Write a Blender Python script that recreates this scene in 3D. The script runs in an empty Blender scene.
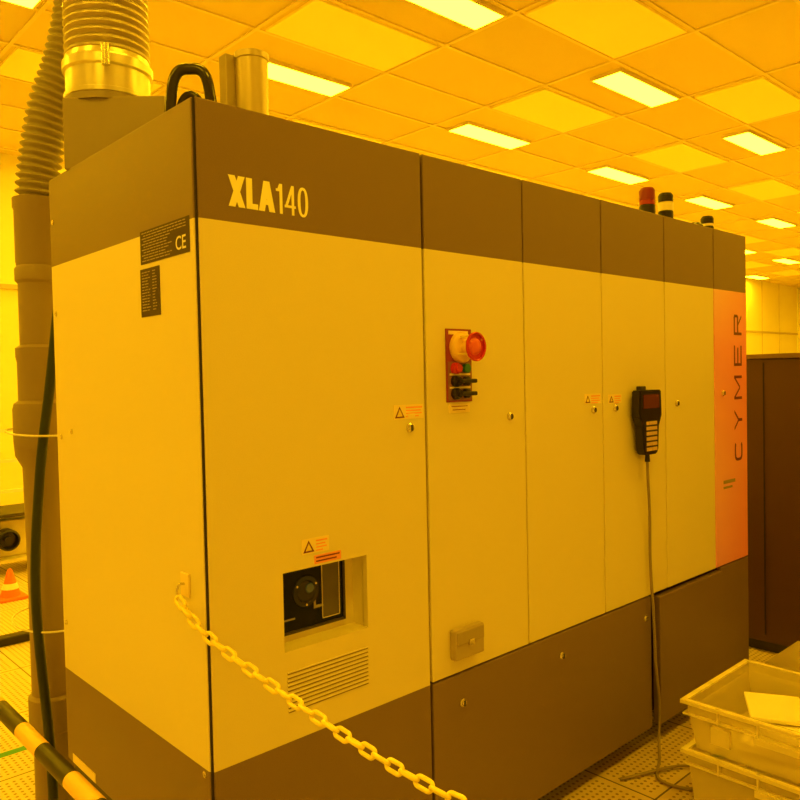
import bpy, bmesh, math, random
from mathutils import Vector as V, Matrix
random.seed(4)
S=bpy.context.scene
COL=S.collection
try:
    S.view_settings.view_transform='Standard'; S.view_settings.look='None'
except Exception as e: print(e)

# ------------------------------------------------------------ materials
MATS={}
def mat(name,col,rough=.5,metal=0,noise=0,nscale=8,emis=None,estr=0,trans=0,alpha=1,bump=0,spec=None,coat=0):
    if name in MATS: return MATS[name]
    m=bpy.data.materials.new(name); m.use_nodes=True
    nt=m.node_tree; b=nt.nodes['Principled BSDF']
    b.inputs['Base Color'].default_value=(*col,1)
    b.inputs['Roughness'].default_value=rough
    b.inputs['Metallic'].default_value=metal
    b.inputs['Transmission Weight'].default_value=trans
    b.inputs['Alpha'].default_value=alpha
    if coat: b.inputs['Coat Weight'].default_value=coat
    if spec is not None: b.inputs['Specular IOR Level'].default_value=spec
    if emis:
        b.inputs['Emission Color'].default_value=(*emis,1); b.inputs['Emission Strength'].default_value=estr
    if noise or bump:
        tc=nt.nodes.new('ShaderNodeTexCoord'); n=nt.nodes.new('ShaderNodeTexNoise')
        n.inputs['Scale'].default_value=nscale; n.inputs['Detail'].default_value=4
        nt.links.new(tc.outputs['Object'],n.inputs['Vector'])
        if noise:
            mx=nt.nodes.new('ShaderNodeMix'); mx.data_type='RGBA'
            mx.inputs[6].default_value=(*[c*(1-noise) for c in col],1)
            mx.inputs[7].default_value=(*[min(1,c*(1+noise)) for c in col],1)
            nt.links.new(n.outputs['Fac'],mx.inputs[0]); nt.links.new(mx.outputs[2],b.inputs['Base Color'])
        if bump:
            bp=nt.nodes.new('ShaderNodeBump'); bp.inputs['Strength'].default_value=bump; bp.inputs['Distance'].default_value=.002
            nt.links.new(n.outputs['Fac'],bp.inputs['Height']); nt.links.new(bp.outputs[0],b.inputs['Normal'])
    MATS[name]=m; return m
def N(nt,op,a,b=None,c=None):
    n=nt.nodes.new('ShaderNodeMath'); n.operation=op
    for i,v in enumerate((a,b,c)):
        if v is None: continue
        if hasattr(v,'is_output'): nt.links.new(v,n.inputs[i])
        else: n.inputs[i].default_value=v
    return n.outputs[0]
def mixc(nt,f,a,b):
    m=nt.nodes.new('ShaderNodeMix'); m.data_type='RGBA'
    for i,v in ((0,f),(6,a),(7,b)):
        if hasattr(v,'is_output'): nt.links.new(v,m.inputs[i])
        else: m.inputs[i].default_value=(*v,1) if isinstance(v,tuple) else v
    return m.outputs[2]
LIGHTP=(.82,.745,.46); DARKP=(.225,.155,.145)
def paint():
    m=mat('cabinet_paint',LIGHTP,.42)
    nt=m.node_tree;b=nt.nodes['Principled BSDF']
    g=nt.nodes.new('ShaderNodeNewGeometry'); s=nt.nodes.new('ShaderNodeSeparateXYZ'); nt.links.new(g.outputs['Position'],s.inputs[0])
    z=s.outputs[2]
    up=N(nt,'GREATER_THAN',z,1.867); lo=N(nt,'LESS_THAN',z,.612)
    f=N(nt,'ADD',up,lo)
    n=nt.nodes.new('ShaderNodeTexNoise'); n.inputs['Scale'].default_value=350; nt.links.new(g.outputs['Position'],n.inputs['Vector'])
    lt=mixc(nt,n.outputs['Fac'],tuple(c*.95 for c in LIGHTP),tuple(c*1.04 for c in LIGHTP))
    dk=mixc(nt,n.outputs['Fac'],tuple(c*.85 for c in DARKP),tuple(c*1.1 for c in DARKP))
    nt.links.new(mixc(nt,f,lt,dk),b.inputs['Base Color'])
    bp=nt.nodes.new('ShaderNodeBump'); bp.inputs['Strength'].default_value=.15; bp.inputs['Distance'].default_value=.001
    nt.links.new(n.outputs['Fac'],bp.inputs['Height']); nt.links.new(bp.outputs[0],b.inputs['Normal'])
    return m
def accent():
    m=mat('accent_panel_print',(1,.4,.2),.4); nt=m.node_tree;b=nt.nodes['Principled BSDF']
    g=nt.nodes.new('ShaderNodeNewGeometry'); s=nt.nodes.new('ShaderNodeSeparateXYZ'); nt.links.new(g.outputs['Position'],s.inputs[0])
    z=s.outputs[2]; x=s.outputs[0]
    up=N(nt,'GREATER_THAN',z,1.867); lo=N(nt,'LESS_THAN',z,.612); f=N(nt,'ADD',up,lo)
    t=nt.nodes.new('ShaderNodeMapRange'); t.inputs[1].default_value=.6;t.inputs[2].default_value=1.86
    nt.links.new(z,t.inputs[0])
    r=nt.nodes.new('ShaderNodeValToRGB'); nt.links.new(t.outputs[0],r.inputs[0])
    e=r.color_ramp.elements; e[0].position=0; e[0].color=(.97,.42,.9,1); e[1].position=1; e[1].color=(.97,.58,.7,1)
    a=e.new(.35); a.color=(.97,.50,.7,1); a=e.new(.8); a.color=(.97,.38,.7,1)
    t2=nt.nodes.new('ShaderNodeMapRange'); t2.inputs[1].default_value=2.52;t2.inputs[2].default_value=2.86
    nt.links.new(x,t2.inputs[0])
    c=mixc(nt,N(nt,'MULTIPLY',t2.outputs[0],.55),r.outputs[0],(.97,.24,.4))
    nt.links.new(mixc(nt,f,c,DARKP),b.inputs['Base Color']); return m

# ------------------------------------------------------------ mesh helpers
def finish(o,m=None,parent=None,smooth=False):
    COL.objects.link(o)
    if m:
        o.data.materials.append(m)
    if parent: o.parent=parent
    if smooth and hasattr(o.data,'polygons'):
        for p in o.data.polygons: p.use_smooth=True
    return o
def empty(name,loc=(0,0,0)):
    e=bpy.data.objects.new(name,None); e.empty_display_size=.1; COL.objects.link(e); return e
def box(name,a,b,m,parent=None,bev=0,rotz=0,seg=2):
    bm=bmesh.new(); bmesh.ops.create_cube(bm,size=1)
    c=[(a[i]+b[i])/2 for i in range(3)]; s=[abs(b[i]-a[i]) for i in range(3)]
    for v in bm.verts: v.co=V([v.co[i]*s[i] for i in range(3)])
    if bev: bmesh.ops.bevel(bm,geom=bm.edges[:],offset=bev,segments=seg,affect='EDGES',profile=.5)
    if rotz: bmesh.ops.rotate(bm,verts=bm.verts,matrix=Matrix.Rotation(rotz,3,'Z'))
    for v in bm.verts: v.co+=V(c)
    me=bpy.data.meshes.new(name); bm.to_mesh(me); bm.free()
    return finish(bpy.data.objects.new(name,me),m,parent)
def boxes(name,lst,m,parent=None):
    bm=bmesh.new()
    for a,b in lst:
        r=bmesh.ops.create_cube(bm,size=1)
        for v in r['verts']: v.co=V([(a[i]+b[i])/2+v.co[i]*abs(b[i]-a[i]) for i in range(3)])
    me=bpy.data.meshes.new(name); bm.to_mesh(me); bm.free()
    return finish(bpy.data.objects.new(name,me),m,parent)
def lathe(name,prof,loc,m,parent=None,axis='Z',seg=40,smooth=True):
    bm=bmesh.new(); rings=[]
    for r,h in prof:
        rings.append([bm.verts.new((r*math.cos(2*math.pi*i/seg),r*math.sin(2*math.pi*i/seg),h)) for i in range(seg)])
    for A,B in zip(rings,rings[1:]):
        for i in range(seg): bm.faces.new((A[i],A[(i+1)%seg],B[(i+1)%seg],B[i]))
    if prof[0][0]>1e-5: bm.faces.new(rings[0][::-1])
    if prof[-1][0]>1e-5: bm.faces.new(rings[-1])
    bmesh.ops.remove_doubles(bm,verts=bm.verts,dist=1e-6)
    bmesh.ops.recalc_face_normals(bm,faces=bm.faces)
    if axis=='-Y': R=Matrix.Rotation(math.radians(90),3,'X')
    elif axis=='-X': R=Matrix.Rotation(math.radians(-90),3,'Y')
    else: R=Matrix.Identity(3)
    for v in bm.verts: v.co=R@v.co+V(loc)
    me=bpy.data.meshes.new(name); bm.to_mesh(me); bm.free()
    o=finish(bpy.data.objects.new(name,me),m,parent)
    if smooth:
        for p in me.polygons: p.use_smooth=True
        try: me.set_sharp_from_angle(angle=math.radians(35))
        except Exception: pass
    return o
def interp(pts,n):
    P=[V(p) for p in pts]; P=[2*P[0]-P[1]]+P+[2*P[-1]-P[-2]]; out=[]
    for i in range(1,len(P)-2):
        for k in range(n):
            t=k/n; a,b,c,d=P[i-1:i+3]
            out.append(.5*((2*b)+(c-a)*t+(2*a-5*b+4*c-d)*t*t+(3*b-a-3*c+d)*t**3))
    out.append(P[-2]); return out
def tube(name,pts,rad,m,parent=None,seg=16,n=12,radf=None):
    path=interp(pts,n); bm=bmesh.new(); rings=[]
    up=None; L=0
    for i,p in enumerate(path):
        d=(path[min(i+1,len(path)-1)]-path[max(i-1,0)]).normalized()
        if up is None:
            up=V((0,0,1)) if abs(d.z)<.9 else V((0,1,0))
        up=(up-d*up.dot(d)).normalized(); s=d.cross(up)
        if i: L+=(p-path[i-1]).length
        r=radf(L) if radf else rad
        rings.append([bm.verts.new(p+r*(math.cos(2*math.pi*k/seg)*up+math.sin(2*math.pi*k/seg)*s)) for k in range(seg)])
    for A,B in zip(rings,rings[1:]):
        for k in range(seg): bm.faces.new((A[k],A[(k+1)%seg],B[(k+1)%seg],B[k]))
    bm.faces.new(rings[0][::-1]); bm.faces.new(rings[-1])
    bmesh.ops.recalc_face_normals(bm,faces=bm.faces)
    me=bpy.data.meshes.new(name); bm.to_mesh(me); bm.free()
    return finish(bpy.data.objects.new(name,me),m,parent,smooth=True)
def text(name,body,loc,rot,size,m,parent,w=None,h=None,off=0,ext=.0006):
    c=bpy.data.curves.new(name,'FONT'); c.body=body; c.size=1; c.offset=off; c.extrude=0
    o=bpy.data.objects.new(name,c); COL.objects.link(o)
    bpy.context.view_layer.update()
    dg=bpy.context.evaluated_depsgraph_get()
    me=bpy.data.meshes.new_from_object(o.evaluated_get(dg))
    bpy.data.objects.remove(o)
    xs=[v.co.x for v in me.vertices]; ys=[v.co.y for v in me.vertices]
    sx=(w/(max(xs)-min(xs))) if w else size; sy=(h/(max(ys)-min(ys))) if h else size
    for v in me.vertices: v.co=V(((v.co.x-min(xs))*sx,(v.co.y-min(ys))*sy,0))
    o=bpy.data.objects.new(name,me); o.matrix_world=Matrix.Translation(loc)@rot
    finish(o,m,parent); return o
def par(x0,x1,w,y0=0,y1=1): return [(x0,y0),(x0+w,y0),(x1+w,y1),(x1,y1)]
def rc(x0,y0,x1,y1): return [(x0,y0),(x1,y0),(x1,y1),(x0,y1)]
def ringq(cx,cy,rx,ry,ix,iy,a0=0,a1=360,n=28,pw=2.4):
    def P(a,x,y):
        c,s=math.cos(a),math.sin(a)
        return (cx+x*math.copysign(abs(c)**(2/pw),c),cy+y*math.copysign(abs(s)**(2/pw),s))
    q=[]
    for k in range(n):
        a=math.radians(a0+(a1-a0)*k/n);b=math.radians(a0+(a1-a0)*(k+1)/n)
        q.append([P(a,rx,ry),P(b,rx,ry),P(b,ix,iy),P(a,ix,iy)])
    return q
def glyph(ch,w,t):
    if ch=='X': return [par(0,w-t,t),par(w-t,0,t)]
    if ch=='L': return [rc(0,0,t,1),rc(0,0,w,t*.8)]
    if ch=='A': return [par(0,(w-t)/2,t),par(w-t,(w-t)/2,t),rc(w*.2,.22,w*.8,.22+t*.7)]
    if ch=='1': return [rc(w-t,0,w,1),[(0,.74),(w-t,.74),(w-t,.83),(0,.83)],[(w-t*1.6,.83),(w-t,.83),(w-t,1)]]
    if ch=='4': return [rc(w*.62,0,w*.62+t,1),rc(0,.24,w,.24+t*.8),par(0,w*.62,t,.24,1)]
    if ch=='0': return ringq(w/2,.5,w/2,.51,w/2-t,.51-t*.8)
    if ch=='C': return ringq(w/2,.5,w/2,.5,w/2-t,.5-t,48,312,22,3.6)
    if ch=='Y': return [rc((w-t)/2,0,(w+t)/2,.48),par((w-t)/2,0,t,.45,1),par((w-t)/2,w-t,t,.45,1)]
    if ch=='M': return [rc(0,0,t,1),rc(w-t,0,w,1),par(w/2-t/2,0,t,.25,1),par(w/2-t/2,w-t,t,.25,1)]
    if ch=='E': return [rc(0,0,t,1),rc(0,0,w,t),rc(0,1-t,w,1),rc(0,.5-t/2,w*.9,.5+t/2)]
    if ch=='R': return [rc(0,0,t,1),rc(0,1-t,w*.9,1),rc(w-t,.5,w,.94),rc(0,.42,w*.93,.42+t),par(w-t,w*.45,t,0,.45)]
def glyphs(name,items,H,org,ux,uy,m,parent):
    bm=bmesh.new(); k=0
    for ch,x,w,t in items:
        for q in glyph(ch,w,t):
            k+=1; off=V((0,-1,0))*(.0008+.00002*(k%12))
            bm.faces.new([bm.verts.new(V(org)+V(ux)*(x+a)*H+V(uy)*b*H+off) for a,b in q])
    me=bpy.data.meshes.new(name); bm.to_mesh(me); bm.free(); return finish(bpy.data.objects.new(name,me),m,parent)
RF=Matrix.Rotation(math.radians(90),4,'X')
RS=Matrix.Rotation(math.radians(-90),4,'Z')@RF

PAINT=paint(); ACC=accent()
DARK=mat('dark_steel',(.05,.04,.035),.5)
SEAM=mat('seam_gap_shade',(.02,.012,.01),.8)  # near-black colour stands in for the shade inside panel gaps and seams
BLACK=mat('black_plastic',(.015,.010,.010),.35)
RUB=mat('black_rubber_hose',(.012,.025,.015),.45)
GREY=mat('grey_plastic_duct',(.30,.235,.20),.5,noise=.08,nscale=5)
GREYD=mat('grey_galvanised_sheet',(.31,.26,.23),.45,.3,noise=.08)
SILV=mat('aluminium_foil_duct',(.72,.68,.60),.30,.85,noise=.1,nscale=20)
CHROME=mat('chrome_latch',(.75,.7,.6),.25,.9)
RED=mat('red_plastic',(.62,.03,.03),.35)
YEL=mat('yellow_plastic',(.9,.72,.08),.4)
CREAM=mat('cream_plastic',(.9,.82,.45),.4)
LABEL=mat('label_cream',(.95,.80,.45),.6)
ORL=mat('label_orange',(.95,.38,.2),.6)
MAROON=mat('maroon_plate',(.33,.05,.07),.45)
LOGO=mat('logo_yellow',(1,.98,.6),.5)
TXTD=mat('ink_dark',(.05,.028,.02),.6)
TXTR=mat('ink_dark_red',(.17,.03,.03),.5)
WHITE=mat('white_strap',(.85,.82,.7),.5)

# ------------------------------------------------------------ room
X0,X1,Y0,Y1,ZC=-5,24,-5,7.4,4.0
fm=mat('perforated_floor_tile',(.6,.5,.36),.45); nt=fm.node_tree;b=nt.nodes['Principled BSDF']
g=nt.nodes.new('ShaderNodeNewGeometry'); s=nt.nodes.new('ShaderNodeSeparateXYZ'); nt.links.new(g.outputs['Position'],s.inputs[0])
def cell(o,p): 
    return N(nt,'SUBTRACT',N(nt,'FRACT',N(nt,'DIVIDE',N(nt,'ADD',o,50),p)),.5)
dx=cell(s.outputs[0],.025);dy=cell(s.outputs[1],.025)
d=N(nt,'SQRT',N(nt,'ADD',N(nt,'MULTIPLY',dx,dx),N(nt,'MULTIPLY',dy,dy)))
hole=N(nt,'LESS_THAN',d,.24)
tx=N(nt,'ABSOLUTE',cell(s.outputs[0],.6));ty=N(nt,'ABSOLUTE',cell(s.outputs[1],.6))
edge=N(nt,'GREATER_THAN',N(nt,'MAXIMUM',tx,ty),.465); line=N(nt,'GREATER_THAN',N(nt,'MAXIMUM',tx,ty),.494)
hole=N(nt,'MULTIPLY',hole,N(nt,'SUBTRACT',1,edge))
c=mixc(nt,hole,(.68,.56,.38),(.27,.18,.12)); c=mixc(nt,line,c,(.1,.07,.04)); nt.links.new(c,b.inputs['Base Color'])
box('floor',(X0,Y0,-.1),(X1,Y1,0),fm)
cm=mat('ceiling_tile',(.7,.6,.42),.6); nt=cm.node_tree;b=nt.nodes['Principled BSDF']
g=nt.nodes.new('ShaderNodeNewGeometry'); s=nt.nodes.new('ShaderNodeSeparateXYZ'); nt.links.new(g.outputs['Position'],s.inputs[0])
cx=N(nt,'FLOOR',N(nt,'DIVIDE',N(nt,'SUBTRACT',s.outputs[0],2.193),1.231)); cy=N(nt,'FLOOR',N(nt,'DIVIDE',N(nt,'SUBTRACT',s.outputs[1],2.465),.675))
cb=nt.nodes.new('ShaderNodeCombineXYZ'); nt.links.new(cx,cb.inputs[0]); nt.links.new(cy,cb.inputs[1])
wn=nt.nodes.new('ShaderNodeTexWhiteNoise'); nt.links.new(cb.outputs[0],wn.inputs[0])
nt.links.new(mixc(nt,wn.outputs[0],(.78,.65,.20),(.86,.72,.24)),b.inputs['Base Color'])
box('ceiling',(X0,Y0,ZC),(X1,Y1,ZC+.15),cm)
TB=mat('ceiling_tbar',(.88,.76,.3),.5)
lst=[]
x=2.193-1.231*5
while x<X1:
    if x>X0: lst.append(((x-.015,Y0,ZC-.012),(x+.015,Y1,ZC+.001)))
    x+=1.231
y=2.465-.675*11
while y<Y1:
    if y>Y0: lst.append(((X0,y-.015,ZC-.011),(X1,y+.015,ZC+.001)))
    y+=.675
boxes('trim_1',lst,TB)
WM=mat('wall_panel',(.92,.86,.4),.5,noise=.04,nscale=2)
box('wall_back',(X0,Y1,0),(X1,Y1+.15,ZC),WM)
box('wall_right',(X1,Y0,0),(X1+.15,Y1+.15,ZC),WM)
boxes('trim_2',[((x,Y1-.006,0),(x+.02,Y1+.001,ZC)) for x in [X0+1.2*i for i in range(1,24)]]+[((X0,Y1-.03,2.55),(X1,Y1+.001,2.6))],mat('wall_joint',(.6,.5,.3),.5))
box('baseboard_back',(X0,Y1-.02,0),(X1,Y1,.12),mat('baseboard_grey',(.3,.26,.2),.5))

LE=mat('fixture_glow',(1,.9,.5),.5,emis=(1,.575,.008),estr=34)
DF=mat('diffuser_added_glow',(.98,.88,.3),.5,emis=(1,.52,.003),estr=.15)  # panels hold no lamps; faint emission added to brighten them
FR=mat('fixture_frame',(.9,.8,.5),.5)
def fixture(x,y):
    e=empty('ceiling_light')
    box('lens',(x-.485,y-.13,ZC-.03),(x+.485,y+.13,ZC-.013),LE,e)
    boxes('frame',[((x-.50,y-.145,ZC-.032),(x-.485,y+.145,ZC-.001)),((x+.485,y-.145,ZC-.032),(x+.50,y+.145,ZC-.001)),((x-.485,y-.145,ZC-.032),(x+.485,y-.13,ZC-.001)),((x-.485,y+.13,ZC-.032),(x+.485,y+.145,ZC-.001))],FR,e)
for k in range(-2,8):
    for j in range(-3,3):
        x=2.87+2.4625*k; y=3.65+1.675*j
        if X0+.6<x<X1-.6 and Y0<y<Y1-.3: fixture(x,y)
pl=[]
for k in range(-2,8):
    for yy in (2.80,2.80+3.35,2.80-3.35): pl.append((2.81+2.4625*k,yy))
    for yy in (1.45,1.45+3.35,1.45-3.35): pl.append((4.04+2.4625*k,yy))
boxes('ceiling_diffuser_panels',[((x-.56,y-.30,ZC-.02),(x+.56,y+.30,ZC-.002)) for x,y in pl if x>X0+.6 and x<X1-.6 and y<Y1-.4],DF)

# ------------------------------------------------------------ main cabinet
M=empty('laser_equipment_cabinet')
W,D,H=2.86,.93,2.135
box('core',(.03,.09,.34),(W-.02,D-.02,H-.01),DARK,M)
box('core_plinth',(.06,.09,.10),(W-.03,D-.06,.35),DARK,M)
box('side_panel',(0,.009,.32),(.02,D,H),PAINT,M,.004)
box('end_panel',(W-.02,.025,.1),(W,D,H),PAINT,M,.004)
box('rear_panel',(.02,D-.02,.32),(W-.02,D,H),PAINT,M)
box('lid',(.02,.02,H-.02),(W-.02,D-.02,H-.004),PAINT,M)
box('corner_post',(.003,.003,.1),(.03,.05,H-.003),SEAM,M)
def cutpanel(name,a,b,ca,cb_):
    o=box(name,a,b,PAINT,M,.003)
    c=box('tmpcut',ca,cb_,PAINT)
    md=o.modifiers.new('b','BOOLEAN'); md.object=c; md.operation='DIFFERENCE'; md.solver='EXACT'
    bpy.context.view_layer.update()
    me=bpy.data.meshes.new_from_object(o.evaluated_get(bpy.context.evaluated_depsgraph_get()))
    o.modifiers.clear(); o.data=me; bpy.data.objects.remove(c); return o
seams=[.0,.707,1.163,1.62,2.08,2.52,2.86]
cutpanel('front_door_1',(.0070,0,.08),(.702,.02,H),(.205,-.1,.835),(.472,.1,1.03))
for i in range(1,6):
    a,b_=seams[i],seams[i+1]
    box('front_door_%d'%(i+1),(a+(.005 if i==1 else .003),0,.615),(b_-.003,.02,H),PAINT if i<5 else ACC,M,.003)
box('lower_panel_1',(.712,0,.08),(1.945,.02,.609),PAINT,M,.003)
box('lower_panel_2',(1.990,-.014,.08),(2.555,.02,.598),PAINT,M,.003)
box('lower_panel_3',(2.564,-.0,.08),(2.857,.02,.609),PAINT,M,.003)
box('backing',(.03,.055,.1),(W-.03,.089,.8),SEAM,M)
box('backing_top',(.03,.055,1.06),(W-.03,.089,H-.02),SEAM,M)
for i,(x,y) in enumerate([(.12,.15),(.12,.8),(1.0,.15),(1.0,.8),(1.9,.15),(1.9,.8),(2.7,.15),(2.7,.8)]):
    lathe('foot_%d'%i,[(.05,0),(.05,.015),(.02,.02),(.02,.105)],(x,y,0),CHROME,M,seg=20)
box('side_sill',(.01,.05,.29),(.06,D-.03,.32),DARK,M)
box('side_sill_label',(-.002,.70,.325),(0,.88,.352),LABEL,M)
# window pocket
box('pocket_back',(.2,.062,.83),(.48,.07,1.04),PAINT,M)
boxes('pocket_walls',[((.2,.018,.83),(.205,.065,1.035)),((.472,.018,.83),(.478,.065,1.035)),((.2,.018,.828),(.478,.065,.835)),((.2,.018,1.03),(.478,.065,1.037))],PAINT,M)
GL=mat('window_glass',(.003,.005,.012),.12,spec=.2)
box('window_pane',(.2,.056,.862),(.432,.062,1.028),GL,M)
boxes('window_frame',[((.432,.052,.855),(.438,.064,1.03)),((.2,.052,.855),(.438,.064,.862))],DARK,M)
LB=mat('lens_barrel',(.012,.014,.05),.2)
lathe('viewport_ring',[(.042,0),(.040,.004),(.030,.006),(.026,.002),(0,.001)],(.310,.056,.955),LB,M,'-Y',32)
lathe('viewport_lens',[(.014,0),(.012,.003),(0,.004)],(.322,.0535,.962),mat('lens_glass',(.06,.12,.6),.1,coat=1),M,'-Y')
for i in range(3):
    a=i*2*math.pi/3+.5
    lathe('viewport_bolt_%d'%i,[(.004,0),(.003,.003),(0,.003)],(.310+.034*math.cos(a),.052,.955+.034*math.sin(a)),CHROME,M,'-Y',10)
boxes('window_reticle',[((.362,.0545,.872),(.3645,.056,1.02)),((.4185,.0545,.872),(.421,.056,1.02)),((.362,.0545,.872),(.421,.056,.8745)),((.362,.0545,1.0175),(.421,.056,1.02))],mat('reticle',(.65,.58,.45),.4),M)
box('window_inner_bracket',(.366,.055,.876),(.417,.056,1.016),mat('bracket_inner',(.11,.095,.08),.4),M)
boxes('window_fitting',[((.335,.054,.905),(.362,.056,.912)),((.335,.054,.912),(.341,.056,.93)),((.24,.054,.89),(.275,.056,.894))],mat('fitting_grey',(.3,.27,.24),.4),M)
# vent
boxes('vent_slots',[((.212,-.0012,.684+i*.0105),(.468,.001,.6875+i*.0105)) for i in range(10)],mat('vent_slot_dark',(.22,.16,.09),.8),M)
boxes('vent_slat_lips',[((.210,-.003,.6875+i*.0105),(.470,.001,.6900+i*.0105)) for i in range(10)],PAINT,M)
box('access_box',(.785,-.025,.662),(.912,0,.752),mat('beige_box',(.48,.40,.30),.4),M,.005)
box('access_box_lid',(.790,-.029,.708),(.907,-.023,.747),mat('beige_box2',(.42,.35,.26),.4),M,.002)
box('access_box_latch',(.838,-.033,.700),(.860,-.025,.718),CHROME,M,.001)
# estop panel
box('estop_plate',(.79,-.004,1.425),(.90,0,1.642),MAROON,M,.001)
box('estop_plate_lower',(.795,-.006,1.43),(.895,-.003,1.545),mat('switch_plate',(.3,.14,.10),.5),M)
lathe('estop_collar',[(.046,0),(.046,.012),(.042,.018),(.034,.022),(.022,.026),(.022,.05)],(.850,-.004,1.587),mat('estop_collar_yellow',(.9,.62,.2),.4),M,'-Y')
lathe('estop_guard_ring',[(.040,.058),(.043,.060),(.043,.064),(.040,.066),(.037,.064),(.037,.060),(.040,.058)],(.852,-.004,1.587),RED,M,'-Y')
lathe('estop_button',[(.014,.03),(.014,.046),(.024,.050),(.027,.056),(.024,.062),(.015,.067),(0,.068)],(.850,-.004,1.587),mat('estop_red',(.8,.14,.12),.4),M,'-Y')
for i in range(4):
    a=i*math.pi/2+.6
    box('estop_guard_spoke_%d'%i,(.852+.036*math.cos(a)-.003,-.062,1.587+.036*math.sin(a)-.003),(.852+.036*math.cos(a)+.003,-.02,1.587+.036*math.sin(a)+.003),YEL,M)
box('estop_text',(.80,-.0055,1.625),(.885,-.004,1.636),LABEL,M)
for i,z in enumerate((1.525,1.487,1.450)):
    lathe('switch_body_%d'%i,[(.017,0),(.017,.012),(.012,.015),(.012,.022)],(.822,-.006,z),BLACK if i else RED,M,'-Y',24)
    lathe('switch_body_r%d'%i,[(.014,0),(.014,.012),(.010,.014)],(.868,-.006,z),BLACK if i else mat('green_lens',(.05,.25,.05),.3),M,'-Y',24)
    if i: box('switch_knob_%d'%i,(.815,-.045,z-.006),(.88,-.024,z+.006),BLACK,M,.003)
for i,z in enumerate((1.507,1.468)):
    box('switch_label_%d'%i,(.80,-.0072,z-.003),(.89,-.006,z+.003),LABEL,M)
box('estop_label',(.80,-.002,1.393),(.89,0,1.420),LABEL,M)
boxes('estop_label_ink',[((.81,-.0026,1.411),(.88,-.002,1.413)),((.815,-.0026,1.401),(.87,-.002,1.403))],MAROON,M)
def latch(i,x,z):
    lathe('latch_%d'%i,[(.013,0),(.013,.004),(.009,.007),(.009,.010),(0,.011)],(x,0,z),CHROME,M,'-Y',20)
    box('latch_slot_%d'%i,(x-.003,-.012,z-.008),(x+.003,-.010,z+.008),DARK,M)
for i,(x,z) in enumerate([(.64,1.36),(1.08,1.37),(1.555,1.37),(1.70,1.37),(2.17,1.37),(2.60,1.40),(.835,.52),(1.34,.53),(1.90,.53)]): latch(i,x,z)
boxes('latch_tags',[((.632,-.002,1.385),(.66,0,1.40))],LABEL,M)
def caution(i,x,z,w,h):
    box('caution_label_%d'%i,(x,-.0012,z),(x+w,0,z+h),LABEL,M)
    bm=bmesh.new(); vs=[bm.verts.new(p) for p in ((x+.004,-.0016,z+.004),(x+h,-.0016,z+.004),(x+.002+h/2,-.0016,z+h-.004))]; bm.faces.new(vs)
    vs2=[bm.verts.new(p) for p in ((x+.011,-.0020,z+.008),(x+h-.007,-.0020,z+.008),(x+.002+h/2,-.0020,z+h-.011))]; f2=bm.faces.new(vs2); f2.material_index=1
    me=bpy.data.meshes.new('caution_triangle_%d'%i); bm.to_mesh(me); bm.free()
    o=finish(bpy.data.objects.new(me.name,me),TXTR,M); me.materials.append(YEL)
    boxes('caution_ink_%d'%i,[((x+h+.006,-.0016,z+h-.010),(x+w-.006,-.0012,z+h-.006)),((x+h+.006,-.0016,z+h-.018),(x+w-.012,-.0012,z+h-.015)),((x+h+.006,-.0016,z+h-.026),(x+w-.008,-.0012,z+h-.023)),((x+h+.006,-.0016,z+h-.034),(x+w-.02,-.0012,z+h-.031))],ORL,M)
caution(0,.580,1.385,.115,.04); caution(1,1.50,1.392,.105,.036); caution(2,1.655,1.388,.09,.034)
caution(3,.262,1.065,.085,.038); 
box('orange_label',(.300,-.0012,1.036),(.385,0,1.058),ORL,M)
boxes('orange_label_ink',[((.305,-.0016,1.050),(.38,-.0012,1.0535)),((.305,-.0016,1.041),(.37,-.0012,1.0445))],TXTR,M)
# livery lettering
HH=.072
glyphs('logo_lettering',[('X',0,.62,.25),('L',.66,.44,.23),('A',1.12,.64,.235),('1',1.80,.26,.12),('4',2.14,.46,.11),('0',2.68,.44,.12)],HH,(.083,0,1.903),(1,0,0),(0,0,1),LOGO,M)
glyphs('maker_lettering',[('C',0,1.15,.15),('Y',1.75,1.15,.16),('M',3.5,1.35,.15),('E',5.4,1.15,.15),('R',7.15,1.15,.15)],.082,(2.80,0,1.08),(0,0,1),(-1,0,0),TXTR,M)
boxes('accent_small_print',[((2.60,-.0008,.985),(2.72,0,1.0)),((2.60,-.0008,.962),(2.69,0,.972))],mat('small_print',(.35,.3,.15),.5),M)
# side labels
box('rating_plate',(-.0015,.03,1.795),(0,.285,1.876),TXTD,M)
box('rating_plate_small',(-.0015,.185,1.665),(0,.290,1.783),TXTD,M)
INK=mat('ink_light',(.42,.35,.24),.5)
def words(y0,y1,z,h):
    out=[]; y=y1
    while y-.006>y0:
        l=random.uniform(.008,.026); e=max(y0,y-l); out.append(((-.0022,e,z),(-.0015,y,z+h))); y=e-.004
    return out
wl=[]
for i in range(11): wl+=words(.045 if i<3 else .115+.012*(i%3),.275-.01*(i%2),1.869-.0068*i,.0022)
boxes('rating_ink',wl,INK,M)
wl=[]
for i in range(14): wl+=words(.200,.222,1.773-.0072*i,.0022)+words(.235+.006*(i%2),.28,1.773-.0072*i,.0022)
boxes('rating_ink_small',wl,INK,M)
IB=mat('ink_bright',(.95,.9,.7),.5)
text('ce_mark','CE',(-.0022,.095,1.805),RS,1,IB,M,w=.05,h=.032,off=.012)
for i,(y,z) in enumerate([(.90,1.72),(.89,1.34),(.90,.76),(.90,2.0),(.05,.45),(.03,.60),(.80,1.36)]):
    lathe('side_screw_%d'%i,[(.008,0),(.008,.003),(0,.005)],(0,y,z),CHROME,M,'-X',14)
box('chain_bracket',(-.006,.075,1.0),(0,.115,1.055),LABEL,M,.002)
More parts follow.
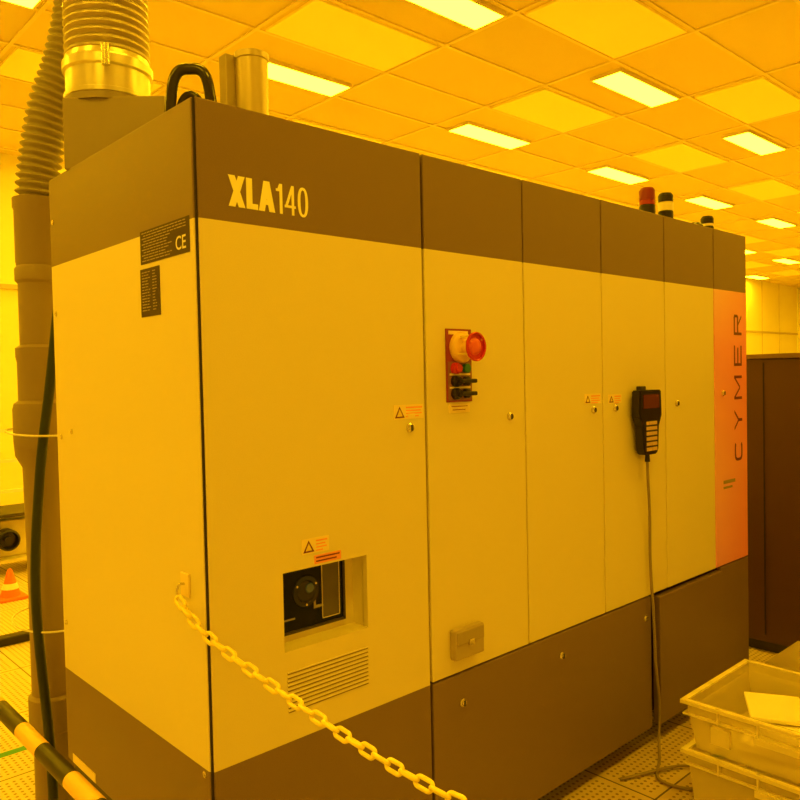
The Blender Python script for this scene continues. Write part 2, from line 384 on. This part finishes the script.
tube('chain_hook',[(-.004,.095,1.03),(-.02,.095,1.03),(-.024,.095,1.012),(-.016,.095,1.0)],.003,CHROME,M,8,6)

# ------------------------------------------------------------ pendant
P=empty('handheld_control_pendant')
def prism(name,pts,y0,y1,m,par_,bev=.004):
    bm=bmesh.new(); A=[bm.verts.new((x,y0,z)) for x,z in pts]; f=bm.faces.new(A)
    r=bmesh.ops.extrude_face_region(bm,geom=[f]); 
    for v in r['geom']:
        if isinstance(v,bmesh.types.BMVert): v.co.y=y1
    bmesh.ops.recalc_face_normals(bm,faces=bm.faces)
    if bev: bmesh.ops.bevel(bm,geom=bm.edges[:],offset=bev,segments=2,affect='EDGES')
    me=bpy.data.meshes.new(name); bm.to_mesh(me); bm.free(); return finish(bpy.data.objects.new(name,me),m,par_)
px=1.872; dz=-.012
prism('body',[(px-.078,1.445+dz),(px-.082,1.345+dz),(px-.060,1.305+dz),(px-.054,1.215+dz),(px-.042,1.197+dz),(px+.042,1.197+dz),(px+.054,1.215+dz),(px+.060,1.305+dz),(px+.082,1.345+dz),(px+.078,1.445+dz)],-.052,-.014,BLACK,P)
box('screen',(px-.058,-.054,1.375+dz),(px+.058,-.051,1.428+dz),mat('pendant_screen',(.13,.035,.02),.2),P)
boxes('keys',[((px-.038+.02*c,-.055,1.212+.020*r+dz),(px-.022+.02*c,-.051,1.225+.020*r+dz)) for c in range(4) for r in range(6)],mat('pendant_keys',(.7,.5,.3),.5),P)
box('hanger_hook',(px-.02,-.02,1.43+dz),(px+.02,0,1.46+dz),DARK,P,.003)
box('mount_plate',(px-.03,-.014,1.28+dz),(px+.03,0,1.42+dz),DARK,P,.002)
lathe('strain_relief',[(.010,0),(.008,.03)],(px,-.033,1.168+dz),BLACK,P,seg=16)
CAB=mat('grey_cable',(.30,.24,.16),.5)
tube('cable',[(px,-.033,1.16),(px+.005,-.032,1.08),(px+.035,-.02,.95),(px+.045,-.015,.75),(px+.055,-.02,.55),(px+.065,-.022,.35),(px+.09,-.022,.18),(px+.07,-.03,.05),(px-.02,-.08,.012),(px-.15,-.15,.008),(px-.12,-.27,.008),(px+.05,-.25,.008),(px-.02,-.16,.014),(px-.25,-.05,.008)],.0055,CAB,P,10,10)

# ------------------------------------------------------------ top equipment
Ed=empty('exhaust_duct')
ang=math.atan2(.735,.678)-math.pi/2
box('base_box',(.180-.150,.745-.120,H-.004),(.180+.150,.745+.120,2.34),GREYD,Ed,.004,rotz=ang)
dc=(.136,.778)
lathe('base_flange',[(.125,2.335),(.125,2.35),(.125,2.36)],(dc[0],dc[1],0),GREYD,Ed)
lathe('collar',[(.122,2.34),(.122,2.355),(.128,2.358),(.128,2.37),(.122,2.373),(.122,2.435),(.131,2.44),(.131,2.465),(.125,2.47),(.122,2.485)],(dc[0],dc[1],0),SILV,Ed)
prof=[]; z=2.48
while z<4.0:
    prof+=[(.116,z),(.124,z+.009),(.124,z+.014)]; z+=.023
lathe('flexible_hose',prof+[(.12,4.0)],(dc[0],dc[1],0),mat('foil_flex',(.50,.44,.36),.35,.6,noise=.15,nscale=30),Ed)
lathe('clamp_screw',[(.012,-.03),(.012,.03)],(dc[0]-.06,dc[1]-.13,2.452),CHROME,Ed,seg=12)

Dd=empty('drain_duct')
bx,by=.062,1.235
lathe('rigid_pipe',[(.07,0),(.07,.30),(.082,.31),(.082,.42),(.07,.43),(.070,.9),(.074,1.22),(.095,1.26),(.099,1.31),(.099,1.42),(.094,1.44),(.080,1.45),(.080,1.58),(.084,1.6),(.084,1.63),(.069,1.64),(.069,1.85),(.078,1.86),(.078,1.90),(.071,1.91),(.074,1.925),(.074,2.10),(.078,2.11),(.078,2.14),(.065,2.145)],(bx,by,0),GREY,Dd)
def rf(L): return .064+.008*math.sin(L*2*math.pi/.026)
tube('flexible_hose',[(bx,by,2.13),(bx+.008,by-.01,2.24),(.10,1.20,2.44),(.15,1.165,2.62),(.185,1.14,2.82),(.20,1.13,3.1),(.20,1.13,3.5),(.20,1.13,4.0)],.07,mat('grey_flex',(.36,.32,.25),.5),Dd,24,48,rf)
tube('black_hose',[(-.0,1.08,0.0),(-.005,1.08,.3),(-.03,1.09,.8),(-.005,1.09,1.2),(.03,1.07,1.5),(.06,1.06,1.75)],.016,RUB,Dd,12,12)
for i,z in enumerate((1.345,.70)):
    n=28; pts=[(bx-.012+.118*math.cos(2*math.pi*k/n),by-.04+.15*math.sin(2*math.pi*k/n),z+.01*math.sin(2*math.pi*k/n)) for k in range(n+1)]
    tube('strap_%d'%i,pts,.0035,WHITE,Dd,6,2)

Hp=empty('coolant_hose_loop')
Rv=V((.735,-.678,0)); c0=V((.182,.348,0))
for i,(o,hh,rr) in enumerate(((V((0,0,0)),2.345,.015),(V((.01,.02,0)),2.285,.010))):
    sc=1 if i==0 else .62
    pts=[c0+o-Rv*.062*sc+V((0,0,2.12)),c0+o-Rv*.060*sc+V((0,0,2.20)),c0+o-Rv*.042*sc+V((0,0,hh-.022)),c0+o+V((0,0,hh)),c0+o+Rv*.042*sc+V((0,0,hh-.022)),c0+o+Rv*.060*sc+V((0,0,2.20)),c0+o+Rv*.062*sc+V((0,0,2.12))]
    tube('hose_%d'%(i+1),pts,rr,mat('black_gloss_hose',(.03,.025,.02),.12),Hp,14,8)
Cp=empty('vent_stub_pipe')
lathe('pipe',[(.046,H-.006),(.046,2.41),(.049,2.413),(.049,2.43),(.044,2.43),(.044,2.37),(0,2.37)],(.372,.342,0),mat('zinc_pipe',(.60,.51,.33),.35,.5),Cp)
box('side_channel',(.300,.362,H-.006),(.345,.40,2.425),mat('channel_zinc',(.45,.38,.26),.4,.4),Cp,.003)
def lampt(x,segs,loc_y=.15,r=.033):
    e=empty('signal_beacon'); z=H-.004
    lathe('base',[(r*1.15,z),(r*1.15,z+.03),(r,z+.035)],(x,loc_y,0),BLACK,e,seg=24); z+=.035
    for i,(h,m) in enumerate(segs):
        lathe('segment_%d'%i,[(r,z),(r,z+h-.004),(r*.93,z+h-.003),(r*.93,z+h)],(x,loc_y,0),m,e,seg=24); z+=h
    lathe('cap',[(r*.9,z),(r*.8,z+.006),(0,z+.009)],(x,loc_y,0),segs[-1][1],e,seg=24)
RL=mat('red_lamp_lens',(.35,.03,.03),.25)
lampt(2.22,[(.055,BLACK),(.022,RL),(.045,mat('red_lamp_top',(.24,.02,.035),.35))],r=.034)
lampt(2.38,[(.05,BLACK),(.040,CREAM),(.033,BLACK)],r=.033)
e=empty('signal_beacon'); lathe('dome',[(.035,H-.004),(.035,H+.05),(.02,H+.065),(0,H+.067)],(2.66,.15,0),BLACK,e,seg=20)
lampt(2.78,[(.03,BLACK),(.012,CREAM),(.03,BLACK)],r=.03)

# ------------------------------------------------------------ chain
Cpath=interp([(-.024,.092,.998),(-.020,-.0,.950),(-.008,-.09,.918),(.015,-.2,.880),(.035,-.3,.850),(.053,-.44,.820),(.067,-.577,.801),(.09,-.72,.787),(.12,-.95,.81),(.188,-1.235,.90)],60)
def link(bm,M4,L=.045,Wd=.025,r=.0043):
    path=[];n=8;hr=Wd/2-r;hl=L/2-r-hr
    for k in range(n+1): a=math.pi/2-math.pi*k/n; path.append(V((hl+hr*math.cos(a),hr*math.sin(a),0)))
    for k in range(n+1): a=-math.pi/2-math.pi*k/n; path.append(V((-hl+hr*math.cos(a),hr*math.sin(a),0)))
    m=len(path); rings=[]
    for i,p in enumerate(path):
        d=(path[(i+1)%m]-path[i-1]).normalized(); s=V((-d.y,d.x,0))
        rings.append([bm.verts.new(M4@(p+r*(math.cos(2*math.pi*k/8)*s+math.sin(2*math.pi*k/8)*V((0,0,1))))) for k in range(8)])
    for i in range(m):
        A,B=rings[i],rings[(i+1)%m]
        for k in range(8): bm.faces.new((A[k],A[(k+1)%8],B[(k+1)%8],B[k]))
bm=bmesh.new(); acc=0; nxt=.012; idx=0; pitch=.0335
for i in range(1,len(Cpath)):
    a,b_=Cpath[i-1],Cpath[i]; l=(b_-a).length
    while acc+l>=nxt:
        p=a.lerp(b_,(nxt-acc)/l); d=(b_-a).normalized()
        s=V((0,0,1)).cross(d).normalized(); u=d.cross(s)
        ro=Matrix((d,s,u)).transposed().to_4x4()
        tw=Matrix.Rotation(math.radians(55+90*(idx%2)+random.uniform(-8,8)),4,'X')
        link(bm,Matrix.Translation(p)@ro@tw); nxt+=pitch; idx+=1
    acc+=l
bmesh.ops.recalc_face_normals(bm,faces=bm.faces)
me=bpy.data.meshes.new('links'); bm.to_mesh(me); bm.free()
CH=empty('plastic_barrier_chain'); finish(bpy.data.objects.new('links',me),mat('chain_yellow',(1,.86,.2),.4),CH,True)
ST=empty('barrier_stanchion')
lathe('base',[(.14,0),(.14,.02),(.03,.05),(.02,.06)],(.2,-1.3,0),BLACK,ST)
lathe('pole',[(.02,.05),(.02,.95),(.026,.955),(.026,.98),(0,1.0)],(.2,-1.3,0),YEL,ST)

# ------------------------------------------------------------ striped rail
sm=mat('hazard_striped_pole',(.9,.7,.1),.4); nt=sm.node_tree;b=nt.nodes['Principled BSDF']
g=nt.nodes.new('ShaderNodeNewGeometry'); s=nt.nodes.new('ShaderNodeSeparateXYZ'); nt.links.new(g.outputs['Position'],s.inputs[0])
st=N(nt,'GREATER_THAN',N(nt,'FRACT',N(nt,'DIVIDE',N(nt,'ADD',s.outputs[1],10.12),.40)),.45)
nt.links.new(mixc(nt,st,(1,.66,.25),(.02,.018,.015)),b.inputs['Base Color'])
RB=empty('striped_barrier_rail')
tube('rail',[(-.15,-.45,.48),(-.15,.3,.48),(-.15,1.0,.48),(-.15,2.0,.48)],.024,sm,RB,20,4)
for i,y in enumerate((-.42,1.95)):
    lathe('leg_%d'%i,[(.09,0),(.09,.012),(.022,.02),(.022,.47)],(-.15,y,0),BLACK,RB,seg=20)

# ------------------------------------------------------------ storage crates
CR=mat('translucent_crate',(.90,.80,.4),.2,alpha=.40)
CRi=mat('crate_rim',(.92,.82,.45),.3,alpha=.8)
def crate(name,x0,x1,y0,y1,z0,h):
    e=empty(name); t=.006; i=.018
    bm=bmesh.new()
    def ring(ins,z): return [bm.verts.new(p) for p in ((x0+ins,y0+ins,z),(x1-ins,y0+ins,z),(x1-ins,y1-ins,z),(x0+ins,y1-ins,z))]
    r=[ring(i+.02,z0),ring(i,z0+h-.03),ring(i,z0+h),ring(i+t,z0+h),ring(i+t,z0+h-.03),ring(i+.02+t,z0+t)]
    for A,B in zip(r,r[1:]):
        for k in range(4): bm.faces.new((A[k],A[(k+1)%4],B[(k+1)%4],B[k]))
    bm.faces.new(r[0][::-1]); bm.faces.new(r[-1])
    bmesh.ops.recalc_face_normals(bm,faces=bm.faces)
    me=bpy.data.meshes.new('shell'); bm.to_mesh(me); bm.free(); finish(bpy.data.objects.new('shell',me),CR,e)
    rim=[]
    for z,w,hh in ((z0+h-.012,.018,.012),(z0+h-.05,.012,.006)):
        rim+=[((x0+i-w,y0+i-w,z),(x1-i+w,y0+i,z+hh)),((x0+i-w,y1-i,z),(x1-i+w,y1-i+w,z+hh)),((x0+i-w,y0+i,z),(x0+i,y1-i,z+hh)),((x1-i,y0+i,z),(x1-i+w,y1-i,z+hh))]
    nx=5
    for k in range(1,nx):
        x=x0+(x1-x0)*k/nx; rim+=[((x-.003,y0+.004,z0+h-.05),(x+.003,y0+i,z0+h)),((x-.003,y1-i,z0+h-.05),(x+.003,y1-.004,z0+h))]
        y=y0+(y1-y0)*k/nx; rim+=[((x0+.004,y-.003,z0+h-.05),(x0+i,y+.003,z0+h)),((x1-i,y-.003,z0+h-.05),(x1-.004,y+.003,z0+h))]
    boxes('rim',rim,CRi,e)
    boxes('handles',[((x0-.002,(y0+y1)/2-.07,z0+h-.07),(x0+i,(y0+y1)/2+.07,z0+h-.05)),((x0+.0,y0+.06,z0+.05),(x0+.02,y0+.14,z0+.1)),((x0+.008,y1-.16,z0+.045),(x0+.026,y1-.10,z0+.10))],CRi,e)
    return e
crate('storage_crate',1.545,2.05,-.95,-.325,0,.245)
crate('storage_crate',1.545,2.05,-.95,-.325,.247,.165)
PB=empty('packing_sheets')
for i,(a,b_,rz) in enumerate((((1.64,-.75,.27),(1.98,-.45,.30),.2),((1.66,-.85,.305),(1.9,-.55,.325),-.3),((1.75,-.60,.33),(1.97,-.42,.345),.5))):
    box('sheet_%d'%i,a,b_,mat('packing_foam',(.85,.78,.55),.7),PB,.004,rotz=rz)

# ------------------------------------------------------------ neighbours
K=empty('dark_equipment_cabinet'); KM=mat('brown_cabinet_paint',(.095,.040,.042),.5,noise=.1,nscale=3)
box('body',(3.3,-1.9,.06),(4.6,.75,1.56),KM,K,.006)
box('top_trim',(3.29,-1.91,1.56),(4.61,.76,1.585),mat('brown_trim',(.22,.13,.10),.5),K,.003)
boxes('door_seams',[((3.297,y-.003,.1),(3.3005,y+.003,1.54)) for y in (-1.2,-.55,.1)],SEAM,K)
boxes('plinth',[((3.34,-1.85,0),(4.55,.70,.06))],DARK,K)
box('handle',(3.275,-.62,.8),(3.299,-.60,.95),CHROME,K,.003)
Q=empty('grey_floor_box'); box('body',(2.72,-.66,0),(3.1,-.14,.15),mat('grey_box',(.4,.33,.27),.5),Q,.008); box('lid',(2.71,-.67,.15),(3.11,-.13,.17),mat('grey_box_lid',(.5,.42,.34),.5),Q,.004)

CO=empty('traffic_cone'); OR=mat('cone_orange',(.95,.18,.04),.5)
box('base',(.68,4.19,0),(.87,4.39,.02),OR,CO,.006); lathe('body',[(.07,.015),(.016,.20),(.011,.21),(0,.21)],(.775,4.29,0),OR,CO)
lathe('band',[(.055,.07),(.043,.11)],(.775,4.29,0),WHITE,CO)
T=empty('pump_cart'); SS=mat('steel_cart',(.75,.68,.48),.35,.3)
boxes('shelves',[((.4,5.0,z),(1.7,5.5,z+.025)) for z in (.10,)],SS,T)
box('top_shelf',(.4,4.98,.465),(1.7,5.5,.49),DARK,T)
boxes('legs',[((x,y,.08),(x+.03,y+.03,.49)) for x in (.4,1.67) for y in (5.0,5.47)],SS,T)
lathe('pump_motor',[(.085,0),(.085,.10),(.07,.11),(.06,.06),(.03,.06),(.03,.09),(0,.09)],(.98,5.12,.275),BLACK,T,'-Y')
box('pump_body',(.8,5.13,.125),(1.4,5.45,.42),SS,T,.01)
for i,(x,y) in enumerate(((.42,5.02),(1.68,5.02),(.42,5.48),(1.68,5.48))):
    lathe('caster_%d'%i,[(.0,-.015),(.04,-.015),(.04,.015),(0,.015)],(x,y,.04),BLACK,T,'-Y',16)
box('floor_cable_cover',(-.6,3.22,0),(1.6,3.30,.05),BLACK,None,.01)
GT=mat('green_tape',(.04,.30,.12),.5)
boxes('floor_marking_tape',[((-2.0,1.80,.0),(.30,1.84,.0015)),((1.9,-.24,0),(3.2,-.20,.0015))],GT)
GRl=empty('guard_rail')
boxes('bars',[((-3,6.6,z),(3,6.63,z+.03)) for z in (.45,.75,1.05)]+[((x,6.6,0),(x+.03,6.63,1.08)) for x in (-2.9,-1.4,.1,1.2,2.6)],WHITE,GRl)

# ------------------------------------------------------------ world + camera
w=bpy.data.worlds.new('World'); S.world=w; w.use_nodes=True
w.node_tree.nodes['Background'].inputs[0].default_value=(1,.475,.012,1); w.node_tree.nodes['Background'].inputs[1].default_value=.76
f=767.;h=math.atan2(830,767)
F=V((math.cos(h),math.sin(h),0));R=V((math.sin(h),-math.cos(h),0));Z=V((0,0,1))
p=.0287;r=.0214
F1=math.cos(p)*F-math.sin(p)*Z;U1=math.sin(p)*F+math.cos(p)*Z
RI=math.cos(r)*R-math.sin(r)*U1;UI=math.sin(r)*R+math.cos(r)*U1
cam=bpy.data.cameras.new('camera'); cam.sensor_width=36; cam.lens=f/800*36; cam.clip_start=.02
co=bpy.data.objects.new('camera',cam); COL.objects.link(co)
m4=Matrix((RI,UI,-F1)).transposed().to_4x4(); co.matrix_world=Matrix.Translation((-.837,-1.561,1.5))@m4
S.camera=co
